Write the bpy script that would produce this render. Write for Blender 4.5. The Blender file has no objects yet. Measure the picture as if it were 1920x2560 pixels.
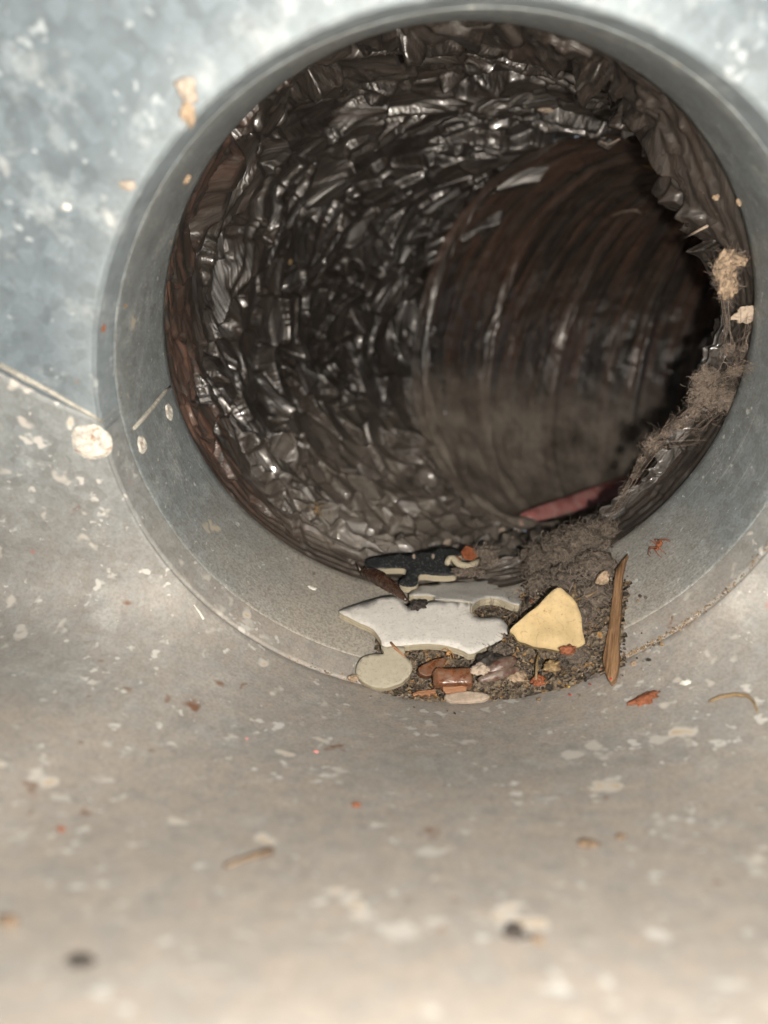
import bpy, bmesh, math, random
import numpy as np
from mathutils import Vector, Matrix, noise, geometry
from mathutils.bvhtree import BVHTree

random.seed(7); rng = np.random.default_rng(11)
scene = bpy.context.scene
col = scene.collection
R_ = math.radians

# ------------------------------------------------------------------ camera
CAM = np.array([-.0105, -.1864, .072]); TH, PS = R_(32.3), R_(2.3)
FW = np.array([-math.sin(PS)*math.cos(TH), math.cos(PS)*math.cos(TH), -math.sin(TH)])
RT = np.array([math.cos(PS), math.sin(PS), 0.0]); UP = np.cross(RT, FW)
FPX = 2560*26/36
cd = bpy.data.cameras.new('camera'); cam = bpy.data.objects.new('camera', cd); col.objects.link(cam)
cam.matrix_world = Matrix(((RT[0], UP[0], -FW[0], CAM[0]), (RT[1], UP[1], -FW[1], CAM[1]),
                           (RT[2], UP[2], -FW[2], CAM[2]), (0, 0, 0, 1)))
cd.sensor_fit = 'VERTICAL'; cd.sensor_height = 36; cd.sensor_width = 27; cd.lens = 26
cd.clip_start = .002; cd.clip_end = 10
cd.dof.use_dof = True; cd.dof.focus_distance = .205; cd.dof.aperture_fstop = 26/3.1
scene.camera = cam

# ------------------------------------------------------------------ light: dim room light through the opening + the phone's flash
w = bpy.data.worlds.new('World'); scene.world = w; w.use_nodes = True
bg = w.node_tree.nodes['Background']
bg.inputs[0].default_value = (.74, .90, 1.0, 1); bg.inputs[1].default_value = .21
ld = bpy.data.lights.new('phone_flash', 'POINT'); ld.energy = 2.1; ld.shadow_soft_size = .0022
ld.color = (1, .945, .86)
lo = bpy.data.objects.new('phone_flash', ld); col.objects.link(lo)
lo.location = Vector(CAM + .013*RT - .007*UP - .002*FW)
scene.view_settings.view_transform = 'Standard'; scene.view_settings.look = 'None'
scene.view_settings.exposure = .12; scene.view_settings.gamma = 1
scene.cycles.use_denoising = True
scene.cycles.max_bounces = 4; scene.cycles.caustics_reflective = False; scene.cycles.caustics_refractive = False; scene.cycles.adaptive_threshold = .03

# ------------------------------------------------------------------ helpers
def ray(px, py):
    d = FW + (px-960)/FPX*RT + (1280-py)/FPX*UP
    return d/np.linalg.norm(d)
def on_plane(px, py, p0, n):
    d = ray(px, py); t = np.dot(np.array(p0)-CAM, n)/np.dot(d, n)
    return CAM + t*d
def on_z(px, py, z): return on_plane(px, py, (0, 0, z), (0, 0, 1))

def mesh_obj(name, V, F, mat=None, parent=None, smooth=True):
    me = bpy.data.meshes.new(name)
    me.from_pydata([tuple(map(float, v)) for v in V], [], [tuple(map(int, f)) for f in F]); me.update()
    if smooth: me.shade_smooth()
    if mat: me.materials.append(mat)
    o = bpy.data.objects.new(name, me); col.objects.link(o)
    if parent is not None: o.parent = parent
    return o
def bm_obj(name, bm, mat=None, parent=None, smooth=True):
    me = bpy.data.meshes.new(name); bm.to_mesh(me); bm.free()
    if smooth: me.shade_smooth()
    if mat: me.materials.append(mat)
    o = bpy.data.objects.new(name, me); col.objects.link(o)
    if parent is not None: o.parent = parent
    return o
def empty(name, loc=(0, 0, 0)):
    o = bpy.data.objects.new(name, None); col.objects.link(o); o.location = loc; o.empty_display_size = .01
    return o
def child(o, parent):
    """parent without moving (parent is an unrotated empty)"""
    o.parent = parent; o.location = Vector(o.location) - Vector(parent.location)
    return o
def tag(o, label, cat, group=None, kind=None):
    o['label'] = label; o['category'] = cat
    if group: o['group'] = group
    if kind: o['kind'] = kind
    return o

class NT:
    def __init__(s, name):
        s.m = bpy.data.materials.new(name); s.m.use_nodes = True
        s.t = s.m.node_tree; s.b = s.t.nodes['Principled BSDF']
        s.L = s.t.links
    def n(s, typ, **kw):
        nd = s.t.nodes.new(typ)
        for k, v in kw.items():
            if k.startswith('i_'):
                key = k[2:]; key = int(key) if key.isdigit() else key.replace('_', ' ')
                if hasattr(v, 'bl_idname') or isinstance(v, bpy.types.NodeSocket): s.L.new(v, nd.inputs[key])
                else: nd.inputs[key].default_value = v
            else: setattr(nd, k, v)
        return nd
    def coord(s): return s.n('ShaderNodeTexCoord').outputs['Object']
    def mapping(s, vec, scale): return s.n('ShaderNodeMapping', i_Vector=vec, i_Scale=scale).outputs[0]
    def noise(s, vec, scale, detail=4, rough=.55, dist=0):
        return s.n('ShaderNodeTexNoise', i_Vector=vec, i_Scale=scale, i_Detail=detail, i_Roughness=rough, i_Distortion=dist).outputs[0]
    def vor(s, vec, scale, feature='F1', out=0, rnd=1.0):
        return s.n('ShaderNodeTexVoronoi', feature=feature, i_Vector=vec, i_Scale=scale, i_Randomness=rnd).outputs[out]
    def ramp(s, fac, a, b, lo=0.0, hi=1.0):
        return s.n('ShaderNodeMapRange', i_0=fac, i_1=a, i_2=b, i_3=lo, i_4=hi).outputs[0]
    def mix(s, fac, a, b):
        nd = s.n('ShaderNodeMix', data_type='RGBA')
        for i, v in ((0, fac), (6, a), (7, b)):
            if isinstance(v, bpy.types.NodeSocket): s.L.new(v, nd.inputs[i])
            else: nd.inputs[i].default_value = v if i == 0 else (*v, 1)
        return nd.outputs[2]
    def math(s, op, a, b=0.0):
        return s.n('ShaderNodeMath', operation=op, i_0=a, i_1=b).outputs[0]
    def bump(s, h, strength, dist, normal=None):
        nd = s.n('ShaderNodeBump', i_Height=h, i_Strength=strength, i_Distance=dist)
        if normal is not None: s.L.new(normal, nd.inputs['Normal'])
        return nd.outputs[0]
    def set(s, **kw):
        for k, v in kw.items():
            k = k.replace('_', ' ')
            if isinstance(v, bpy.types.NodeSocket): s.L.new(v, s.b.inputs[k])
            else: s.b.inputs[k].default_value = (*v, 1) if isinstance(v, tuple) and len(v) == 3 and 'Radius' not in k else v
        return s.m

def speckle(nt, c, base, colour, scale, thr, soft=.13):
    """sparse irregular spots of another colour"""
    v = nt.vor(nt.n('ShaderNodeVectorMath', operation='ADD', i_0=c, i_1=nt.n('ShaderNodeVectorMath', operation='SCALE', i_0=nt.n('ShaderNodeTexNoise', i_Vector=c, i_Scale=scale*2.2, i_Detail=1).outputs[1], i_Scale=.9/scale).outputs[0]).outputs[0], scale)
    cell = nt.vor(nt.n('ShaderNodeVectorMath', operation='ADD', i_0=c, i_1=(3.1, 1.7, 5.2)).outputs[0], scale*.37, out=0)
    d = nt.math('ADD', v, nt.math('MULTIPLY', cell, .55))
    m = nt.ramp(d, thr+soft, thr)
    return nt.mix(m, base, colour), m

def zinc(name, tint, dust, dustcol, spots, rough=.5, white=.5, grain=.25, rim=0.0, drawn=0):
    nt = NT(name); c = nt.coord()
    big = nt.noise(c, 24, 3, .6); mid = nt.noise(c, 230, 3, .6); fine = nt.noise(c, 1300, 2, .6)
    spv = nt.n('ShaderNodeSeparateColor', i_0=nt.vor(c, 400, out=1)).outputs[0]
    k = nt.math('ADD', nt.math('MULTIPLY', spv, .55), nt.math('MULTIPLY', nt.ramp(mid, .32, .68), .45))
    base = nt.mix(k, tuple(x*.70 for x in tint), tuple(min(1, x*1.32) for x in tint))
    cor = nt.noise(c, 105, 4, .7)
    base = nt.mix(nt.ramp(cor, .53, .68, 0, white), base, (.60, .64, .64))
    if rim:     # uneven paler band along the bend of the rim, fading outwards
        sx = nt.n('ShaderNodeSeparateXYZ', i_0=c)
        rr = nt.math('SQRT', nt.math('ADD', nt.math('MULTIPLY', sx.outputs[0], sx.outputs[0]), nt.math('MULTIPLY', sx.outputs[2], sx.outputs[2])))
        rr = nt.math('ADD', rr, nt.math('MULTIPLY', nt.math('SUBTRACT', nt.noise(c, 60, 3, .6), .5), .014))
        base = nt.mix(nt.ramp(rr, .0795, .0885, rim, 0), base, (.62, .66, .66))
    base = nt.mix(nt.ramp(big, .3, .7, dust*.45, dust), base, dustcol)
    if drawn == 2:      # dust lies where the sheet turns level under the opening
        sx = nt.n('ShaderNodeSeparateXYZ', i_0=c); wv = nt.math('MULTIPLY', nt.math('SUBTRACT', nt.noise(c, 30, 4, .6), .5), .05)
        m1 = nt.ramp(nt.math('ADD', sx.outputs[2], wv), -.004, -.075)
        m2 = nt.ramp(nt.math('ADD', sx.outputs[1], wv), -.050, -.090)
        dmask = nt.math('MULTIPLY', nt.math('MAXIMUM', m1, m2), nt.ramp(nt.noise(c, 240, 4, .65), .3, .68, .42, .95))
        base = nt.mix(dmask, base, (.425, .362, .305))
    if drawn == 1:   # fine scratches round the band, and dust settled in its bottom
        scr = nt.noise(nt.mapping(c, (25, 1500, 25)), 1, 2, .6)
        base = nt.mix(nt.ramp(scr, .60, .72, 0, .35), base, (.50, .50, .47))
        low = nt.math('ADD', nt.n('ShaderNodeSeparateXYZ', i_0=c).outputs[2], nt.math('MULTIPLY', nt.noise(c, 55, 3, .6), .03))
        base = nt.mix(nt.ramp(low, -.015, -.055, 0, .75), base, (.47, .415, .345))
    base = nt.mix(nt.ramp(fine, .42, .66, 0, grain), base, tuple(x*.45 for x in dustcol))
    for (colr, sc, thr) in spots:
        base, m = speckle(nt, c, base, colr, sc, thr)
    h = nt.math('ADD', mid, nt.math('MULTIPLY', fine, .4))
    rg = nt.ramp(mid, .3, .7, rough-.06, rough+.12)
    return nt.set(Base_Color=base, Metallic=.15, Roughness=rg, Specular_IOR_Level=.3,
                  Normal=nt.bump(h, .22, .0005))

M = {}
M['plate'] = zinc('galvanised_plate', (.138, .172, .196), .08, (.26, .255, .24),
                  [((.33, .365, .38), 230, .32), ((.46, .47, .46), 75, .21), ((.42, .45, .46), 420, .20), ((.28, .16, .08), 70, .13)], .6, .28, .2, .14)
M['floor'] = zinc('galvanised_floor', (.215, .24, .25), .22, (.34, .305, .26),
                  [((.54, .52, .485), 220, .315), ((.48, .45, .41), 130, .32), ((.62, .59, .545), 95, .285), ((.50, .40, .29), 95, .22), ((.20, .11, .07), 105, .175), ((.55, .53, .50), 480, .20), ((.45, .12, .08), 60, .12)], .62, .35, .32, 0, 2)
M['collar'] = zinc('galvanised_collar', (.18, .218, .24), .32, (.31, .285, .245),
                   [((.50, .50, .47), 330, .22), ((.46, .46, .44), 800, .24), ((.44, .39, .31), 110, .19), ((.14, .10, .07), 160, .13)], .52, .3, .55, 0, 1)

def plain(name, colr, rough=.6, var=.35, scale=300, bump=.2, dist=.0004, spec=.4, dusty=0.0, **kw):
    nt = NT(name); c = nt.coord()
    f = nt.noise(c, scale, 4, .65)
    b = nt.mix(nt.ramp(f, .3, .7), tuple(x*(1-var) for x in colr), tuple(min(1, x*(1+var)) for x in colr))
    rg = rough
    if dusty:
        d = nt.math('MULTIPLY', nt.ramp(nt.noise(c, 420, 4, .75), .40, .62), dusty)
        b = nt.mix(d, b, (.24, .20, .155)); rg = nt.math('ADD', nt.math('MULTIPLY', d, .45), rough)
    return nt.set(Base_Color=b, Roughness=rg, Specular_IOR_Level=spec, Normal=nt.bump(f, bump, dist), **kw)

def film(name, brown_amt, dusty):
    nt = NT(name)
    fl = nt.n('ShaderNodeAttribute', attribute_name='flow').outputs['Vector']
    extra = nt.n('ShaderNodeAttribute', attribute_name='tint').outputs['Vector']
    sep = nt.n('ShaderNodeSeparateXYZ', i_0=extra)
    streak = nt.noise(nt.mapping(fl, (22, 22, 1150)), 1, 3, .7)
    streak2 = nt.noise(nt.mapping(fl, (14, 14, 420)), 1, 2, .6)
    scr = nt.noise(nt.mapping(fl, (12, 12, 3600)), 1, 1, .5)
    black, brown = (.0135, .0115, .0105), (.13, .066, .046)
    bf = nt.math('MULTIPLY', nt.ramp(streak2, .40, .68), sep.outputs[0])
    base = nt.mix(bf, black, brown)
    base = nt.mix(nt.ramp(streak, .55, .8, 0, .45), base, (.07, .058, .05))
    dn = nt.noise(nt.coord(), 70, 4, .7)
    dm = nt.math('MULTIPLY', nt.ramp(dn, .16, .60), sep.outputs[1])
    speck, _m = speckle(nt, nt.coord(), base, (.30, .25, .18), 420, .085)
    base = nt.mix(dm, speck, (.23, .195, .16))
    h = nt.math('ADD', nt.math('MULTIPLY', streak, .8), nt.math('MULTIPLY', scr, .6))
    nrm = nt.bump(h, .7, .0005)
    rg = nt.math('ADD', nt.ramp(streak, .3, .75, .25, .46), nt.math('MULTIPLY', dm, .3))
    return nt.set(Base_Color=base, Roughness=rg, Specular_IOR_Level=nt.ramp(streak, .36, .64, .25, 1.0), Normal=nrm,
                  Coat_Weight=nt.math('MULTIPLY', nt.ramp(streak, .36, .6, .38, .9), nt.math('SUBTRACT', .85, nt.math('MULTIPLY', dm, .6))), Coat_Roughness=.045, Coat_IOR=1.55)
M['film'] = film('dark_polyethylene_film', .5, .3)

# ------------------------------------------------------------------ the sheet-metal boot
def lathe_grid(rows, nphi, a0=0.0, a1=2*math.pi, closed=True):
    """rows: list of (r, y) or callables of phi -> xyz"""
    V = []; F = []
    n = nphi if closed else nphi+1
    for row in rows:
        for k in range(n):
            ph = a0 + (a1-a0)*k/nphi
            if callable(row): V.append(row(ph))
            else: V.append((row[0]*math.cos(ph), row[1], row[0]*math.sin(ph)))
    for i in range(len(rows)-1):
        for k in range(nphi):
            k2 = (k+1) % n
            F.append((i*n+k, i*n+k2, (i+1)*n+k2, (i+1)*n+k))
    return V, F

boot = empty('duct_boot', (0, -.043, -.078))
tag(boot, 'dusty galvanised sheet metal duct boot with a round collar opening', 'duct boot')

RC = .0764; YN, RN, RN2 = -.0416, .0776, .0786
# collar: a band with a rolled end, its near edge lapping inside the boot's neck
rows = [(RC+.0005, .0006), (RC+.0001, .0010), (RC-.0002, .0006), (RC-.0002, -.002), (RC, -.012), (RC+.0002, -.024), (RC+.0006, -.030), (RC+.0008, -.0318), (RC+.00095, -.0326),
        (RC+.0011, -.0327), (RC+.0011, -.024), (RC+.0005, .0006)]
V, F = lathe_grid(rows, 220)
V = [(v[0]+.00025*noise.noise(Vector(v)*26), v[1], v[2]+.00025*noise.noise(Vector(v)*26+Vector((9, 0, 0)))) for v in V]
collar = child(mesh_obj('collar', V, F, M['collar']), boot)

def seam_l(s): return R_(178)-R_(30)*min(s, .4)
def seam_r(s): return R_(3)+R_(30)*min(s, .4)
def sheet_point(ph, s):
    """s = 0 at the neck, 1 at the outer border. The upper sheet is a flat plate, the lower one sweeps up under the opening."""
    c, sn = math.cos(ph), math.sin(ph)
    P0 = np.array([RN2*c, YN, RN2*sn]); rad = np.array([c, 0, sn])
    # weight of the sweep: 0 on the plate, 1 straight down
    a = (ph % (2*math.pi))
    if a < math.pi/2: d = a
    dn = math.degrees(a)
    wsw = 0.0
    if 196 < dn < 347: wsw = math.sin(math.pi*(dn-196)/151)
    kx = .165/max(abs(c), 1e-6); kz = .150/max(abs(sn), 1e-6)
    rp = min(kx, kz) if sn > 0 else min(kx, .30)
    Pp = P0 + rad*(rp-RN2)*s + np.array([0, -.006*s, 0])              # plate
    if wsw == 0: return Pp
    # sweep: Hermite from the neck to the back edge of the register opening
    ws = wsw**.8
    E = np.array([.165*c, -.045-.182*ws, .11*sn*(1-ws)+.100*ws])
    if ws < .5: E[0] = .165*c
    T0 = (rad*(1-ws)*.9 + np.array([0, -1, .36])*ws); T0 = T0/np.linalg.norm(T0)*(.12+.10*ws)
    T1 = (rad*(1-ws) + np.array([0, -.25, 1])*ws); T1 = T1/np.linalg.norm(T1)*(.12+.10*ws)
    h00 = 2*s**3-3*s*s+1; h10 = s**3-2*s*s+s; h01 = -2*s**3+3*s*s; h11 = s**3-s*s
    H = h00*P0+h10*T0+h01*E+h11*T1
    k = min(1.0, wsw/.55); k = k*k*(3-2*k)
    return Pp*(1-k)+H*k
def sheet_rows(n):
    out = [(0, (RN+(RN2-RN)*max(0, (-.0325-y_)/.0079), y_)) for y_ in (-.0285, -.0325, -.034, -.036, -.038, -.0390, -.0398, -.0404)]
    out += [(0, (RN2+.0003, -.0407)), (0, (RN2+.0006, -.0410)), (0, (RN2+.0004, -.0414))]
    for i in range(1, n+1):
        s = .004+.996*((i-1)/(n-1))**1.3
        out.append((s, lambda ph, s=s: tuple(sheet_point(ph, s))))
    return out
def sheet(name, lo, hi, mat, push=0.0):
    NP = 170
    V = []; F = []
    rows = sheet_rows(46)
    for s_, row in rows:
        a0, a1 = lo(s_), hi(s_)
        for k in range(NP+1):
            ph = a0+(a1-a0)*k/NP
            v = Vector(row(ph)) if callable(row) else Vector((row[0]*math.cos(ph), row[1], row[0]*math.sin(ph)))
            kk = .0006*noise.noise(v*18) + .0012*noise.noise(v*7+Vector((3, 3, 3)))
            fade = min(1, max(0, (math.hypot(v.x, v.z)-.079)/.01)) if v.y < -.04 else 0
            v.y += (kk+push)*fade
            V.append(v)
    n = NP+1
    for i in range(len(rows)-1):
        for k in range(NP): F.append((i*n+k, i*n+k+1, (i+1)*n+k+1, (i+1)*n+k))
    o = child(mesh_obj(name, V, F, mat), boot)
    sm = o.modifiers.new('gauge', 'SOLIDIFY'); sm.thickness = .0006; sm.offset = 1
    return o
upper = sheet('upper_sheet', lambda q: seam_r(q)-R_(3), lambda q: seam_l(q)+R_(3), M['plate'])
lower = sheet('lower_sheet', seam_l, lambda q: R_(360)+seam_r(q), M['floor'], -.0009)

bpy.context.view_layer.update()
dg = bpy.context.evaluated_depsgraph_get()
def bvh_of(objs):
    V = []; F = []
    for o in objs:
        b = len(V); mw = o.matrix_world
        V += [mw @ v.co for v in o.data.vertices]
        F += [tuple(b+i for i in p.vertices) for p in o.data.polygons]
    return BVHTree.FromPolygons(V, F)
METAL = bvh_of([collar, upper, lower])
def hit(px, py, tree=METAL):
    p, n, i, d = tree.ray_cast(Vector(CAM), Vector(ray(px, py)))
    if p is None: return None, None
    if n.dot(Vector(ray(px, py))) > 0: n = -n
    return p, n

# ------------------------------------------------------------------ the flexible duct
DS = .001
def path():
    P = [np.zeros(3)]; T = []
    s = 0.0
    for i in range(520):
        s = i*DS
        ps = R_(100)*min(1, max(0, (s-.015)/.19))
        k = min(1, max(0, (s-.01)/.05)); k2 = min(1, max(0, (s-.15)/.08))
        pd = R_(19)*k*k*(3-2*k)*(1-k2*k2*(3-2*k2)) 
        t = np.array([math.sin(ps)*math.cos(pd), math.cos(ps)*math.cos(pd), -math.sin(pd)])
        T.append(t); P.append(P[-1]+t*DS)
    return np.array(P[:-1]), np.array(T)
PP, TT = path()
def tube(u, s, r):
    """numpy arrays -> xyz"""
    i = np.clip(s/DS, 0, len(PP)-1.001); i0 = i.astype(int); f = (i-i0)[:, None]
    P = PP[i0]*(1-f)+PP[i0+1 if False else np.minimum(i0+1, len(PP)-1)]*f
    T = TT[i0]*(1-f)+TT[np.minimum(i0+1, len(PP)-1)]*f; T /= np.linalg.norm(T, axis=1)[:, None]
    S = np.cross(T, np.array([0, 0, 1.0])); S /= np.linalg.norm(S, axis=1)[:, None]
    U = np.cross(S, T)
    return P + r[:, None]*(np.cos(u)[:, None]*S+np.sin(u)[:, None]*U)

def set_attr(me, name, arr):
    a = me.attributes.new(name, 'FLOAT_VECTOR', 'POINT')
    a.data.foreach_set('vector', np.asarray(arr, dtype=np.float32).ravel())

duct = empty('flexible_duct', (0, .001, -.077))
tag(duct, 'crumpled black plastic lined flexible duct bending right behind the collar', 'flexible duct')

def crumple():
    """film gathered on the bend: flat streaky facets that overlap in small scarps, long folds, smooth pleats at the rim"""
    S1, R, NU, NS = .128, .079, 940, 330
    u = np.arange(NU)/NU*2*math.pi; s = np.linspace(0, S1, NS)
    SS, UU = np.meshgrid(s, u, indexing='ij')
    # local length of the film along s: the outer side of the bend is longer
    def stretch(uu, ss): return 1-.62*np.cos(uu)*np.clip((ss-.012)/.03, 0, 1)
    X = UU*R; Y = SS*stretch(UU, SS)
    W = 2*math.pi*R
    Hsum = np.zeros_like(X)
    for (K, q1, q2, q0, lim) in ((560, .17, .49, .0010, .0056), (1200, .07, .15, .0001, .0010)):
      H = np.zeros_like(X); best = np.full_like(X, 9.0)
      for k in range(K):
        u0 = rng.uniform(0, 2*math.pi); s0_ = rng.uniform(-.002, S1+.003)
        if rng.random() < .45*max(0, math.cos(u0)): continue
        y0 = s0_*float(stretch(u0, s0_)); x0 = u0*R
        th = rng.normal(0, .7); el = rng.uniform(1.1, 2.5); sz = math.exp(rng.normal(0, .38))
        du = int(.052/W*NU); ci = int(u0/(2*math.pi)*NU); cols = np.arange(ci-du, ci+du+1) % NU
        rs = np.nonzero(np.abs(s-s0_) < .042)[0]
        if len(rs) == 0: continue
        r0, r1 = rs[0], rs[-1]+1
        dx = (X[r0:r1][:, cols]-x0+W/2) % W-W/2; dy = Y[r0:r1][:, cols]-y0
        a_ = dx*math.cos(th)+dy*math.sin(th); d_ = -dx*math.sin(th)+dy*math.cos(th)
        m = np.hypot(a_/el, d_)/sz
        g1 = rng.normal(0, q1); g2 = rng.normal(0, q2); h0 = rng.normal(0, q0)
        c2 = rng.normal(0, 5)
        hh = np.clip(h0+g1*a_+g2*d_+c2*d_*d_, -lim, lim)
        sub = best[r0:r1][:, cols]; w_ = m < sub
        Hs = H[r0:r1][:, cols]; Hs[w_] = hh[w_]; sub[w_] = m[w_]
        H[r0:r1, cols] = Hs; best[r0:r1, cols] = sub
      Hsum += H
    H = Hsum
    # creases: the smallest step of softening, once
    P = np.pad(H, ((1, 1), (0, 0)), mode='edge')
    H = (P[:-2]+4*P[1:-1]+P[2:])/6; H = (np.roll(H, 1, 1)+4*H+np.roll(H, -1, 1))/6
    for k in range(260):        # longer folds riding over the facets
        u0 = rng.uniform(0, 2*math.pi); s0_ = rng.uniform(.006, S1)
        L = rng.uniform(.010, .040); w_ = rng.uniform(.003, .007); am = rng.uniform(.0006, .0022)
        an_ = rng.normal(0, .30); cv_ = rng.normal(0, 6)
        du = int(L/W*NU)+2; ci = int(u0/(2*math.pi)*NU); cols = np.unique(np.arange(ci-du, ci+du+1) % NU)
        dx = (X[:, cols]-u0*R+W/2) % W-W/2; dy = Y[:, cols]-s0_*float(stretch(u0, s0_))
        a_ = dx*math.cos(an_)+dy*math.sin(an_); d_ = -dx*math.sin(an_)+dy*math.cos(an_)-cv_*a_*a_
        if rng.random() < .4: d_ = -d_
        prof = np.where(d_ > 0, np.clip(1-d_/w_, 0, 1), np.clip(1+d_/(w_*.2), 0, 1))
        H[:, cols] -= am*prof*np.clip(1.25*(1-(a_/(L*.75))**2), 0, 1)
    SSf, UUf, Hf = SS.ravel(), UU.ravel(), H.ravel()
    deg = np.degrees(UUf) % 360
    def near_(c, w_): return np.clip(1-np.abs(((deg-c+180) % 360)-180)/w_, 0, 1)
    def bump_(c, w_): return np.exp(-((((deg-c+180) % 360)-180)/w_)**2)
    live = np.clip((SSf-.0005)/.006, 0, 1)
    low = near_(255, 75)
    ramp_ = np.clip((SSf-.006)/.022, 0, 1)
    n1 = np.sin(UUf*2+1)+.6*np.sin(UUf*5+2.2)
    pleat = np.sin(SSf/.0031*2*math.pi+1.6*n1)*.00035*np.clip(1-SSf/.028, 0, 1)
    gath = (2*np.abs(((SSf/.0115+.35*n1+UUf*.45) % 1)-.5)*2-1)*.0016*low*np.clip((SSf-.008)/.02, 0, 1)
    r = .0775+.0040*np.sin(np.clip(SSf/S1, 0, 1)*math.pi)+Hf*(.18+.82*ramp_)*(1-.25*low)*live+(pleat+gath)*live
    r += .002*np.clip((SSf-.1)/.03, 0, 1)
    flap = np.clip(SSf/.026, 0, 1)*np.clip((.050-SSf)/.016, 0, 1)
    r -= live*flap*(.0105*bump_(38, 20)+.0030*bump_(322, 18)+.003*bump_(80, 30)+.002*bump_(0, 20))
    V = tube(UUf, SSf+.12*Hf*live, r)
    k = np.arange(NU); k2 = (k+1) % NU
    F = np.concatenate([np.stack([i*NU+k, i*NU+k2, (i+1)*NU+k2, (i+1)*NU+k], 1) for i in range(NS-1)])
    me = bpy.data.meshes.new('crumpled_liner'); me.from_pydata(V.tolist(), [], F.tolist()); me.update(); me.shade_smooth()
    # the drawn streaks turn with the facet they lie on
    set_attr(me, 'flow', np.stack([np.cos(UUf)*.08, np.sin(UUf)*.08, Y.ravel()+.5*Hf], 1))
    left = near_(180, 75)
    brown = np.clip(1.25-np.abs(SSf-.012)/.013, 0, 1)*np.clip(left*1.2, 0, 1)+.10
    dust = np.clip(near_(262, 55)*1.0, 0, .6)*np.clip(.4+SSf/.05, 0, 1)+.10
    set_attr(me, 'tint', np.stack([np.clip(brown, 0, 1), np.clip(dust, 0, 1), 0*SSf], 1)); me.materials.append(M['film'])
    o = bpy.data.objects.new('crumpled_liner', me); col.objects.link(o)
    return child(o, duct)
liner = crumple()
liner['label'] = 'crumpled glossy black film gathered behind the collar'

def ringed():
    nu, ns = 420, 420
    s0, s1 = .1145, .42
    s = s0+(s1-s0)*(np.arange(ns)/(ns-1))**1.25
    u = np.arange(nu)/nu*2*math.pi
    SS, UU = np.meshgrid(s, u, indexing='ij'); SS = SS.ravel(); UU = UU.ravel()
    pitch = .0245
    hel = (SS-.117)/pitch + .12*np.sin(UU+.4)
    fr = hel-np.floor(hel)
    bil = np.sin(np.pi*fr)**.4
    deg = np.degrees(UU) % 360
    bott = np.clip(1-np.abs(((deg-258+180) % 360)-180)/56, 0, 1)
    nz = np.array([noise.fractal(Vector((math.cos(a)*2.6, math.sin(a)*2.6, q*75)), 1.0, 2.0, 4) for a, q in zip(UU, SS)])
    nf = np.array([noise.turbulence(Vector((math.cos(a)*7, math.sin(a)*7, q*160)), 3, True) for a, q in zip(UU, SS)])
    r = .0752+.0016*bil-.0030*np.exp(-(np.minimum(fr, 1-fr)/.026)**2)*np.clip(.75+1.5*nz, 0, 1.3)+.0014*nz+.0009*(nf-.5)*(1-.5*bott)
    lip = np.clip((.117-SS)/.006, 0, 1)
    r += -.0012*np.clip(1-np.abs(SS-.117)/.004, 0, 1)
    V = tube(UU, SS, r)
    F = []
    k = np.arange(nu); k2 = (k+1) % nu
    for i in range(ns-1):
        F.append(np.stack([i*nu+k, i*nu+k2, (i+1)*nu+k2, (i+1)*nu+k], 1))
    F = np.concatenate(F)
    me = bpy.data.meshes.new('ringed_liner'); me.from_pydata(V.tolist(), [], F.tolist()); me.update(); me.shade_smooth()
    set_attr(me, 'flow', np.stack([np.cos(UU)*.08, np.sin(UU)*.08, SS], 1))
    brown = np.clip(.62-bott*.3, 0, 1)
    dust = np.clip(bott*2.2, 0, .95)+.10
    set_attr(me, 'tint', np.stack([brown, np.clip(dust, 0, 1), 0*SS], 1)); me.materials.append(M['film'])
    o = bpy.data.objects.new('ringed_liner', me); col.objects.link(o)
    o['label'] = 'brownish duct section ribbed by its wire hoops'
    return child(o, duct)
ring = ringed()
bpy.context.view_layer.update()
#DEBRIS
# ------------------------------------------------------------------ materials of the debris
def card_face(name, colr, speckc):
    nt = NT(name); c = nt.coord()
    f = nt.noise(c, 500, 4, .6)
    b = nt.mix(nt.ramp(f, .3, .7), tuple(x*.9 for x in colr), tuple(min(1, x*1.06) for x in colr))
    b, _ = speckle(nt, c, b, speckc, 850, .20)
    b = nt.mix(nt.ramp(nt.noise(c, 1300, 2, .6), .55, .7, 0, .35), b, speckc)
    b = nt.mix(nt.ramp(nt.noise(c, 90, 4, .6), .5, .75, 0, .35), b, tuple(x*.75 for x in colr))
    return nt.set(Base_Color=b, Roughness=.75, Specular_IOR_Level=.25, Normal=nt.bump(f, .25, .0003))
def card_edge(name, colr):
    nt = NT(name); c = nt.coord()
    g = nt.noise(nt.mapping(c, (60, 60, 2600)), 1, 3, .6)
    b = nt.mix(nt.ramp(g, .35, .65), tuple(x*.7 for x in colr), colr)
    return nt.set(Base_Color=b, Roughness=.85, Specular_IOR_Level=.2, Normal=nt.bump(g, .5, .0003))
M['card'] = card_face('grey_white_board', (.60, .572, .53), (.20, .18, .155))
M['card_edge'] = card_edge('greyboard_edge', (.47, .41, .30))
M['card_tan'] = card_face('bare_greyboard', (.36, .325, .25), (.15, .13, .10))
M['card_black'] = card_face('black_printed_board', (.022, .024, .026), (.30, .29, .27))
M['yellow'] = card_face('pale_yellow_board', (.50, .375, .20), (.26, .17, .08))
M['yellow_edge'] = plain('frayed_yellow_edge', (.38, .28, .15), .9, .4, 900, .5)
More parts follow.
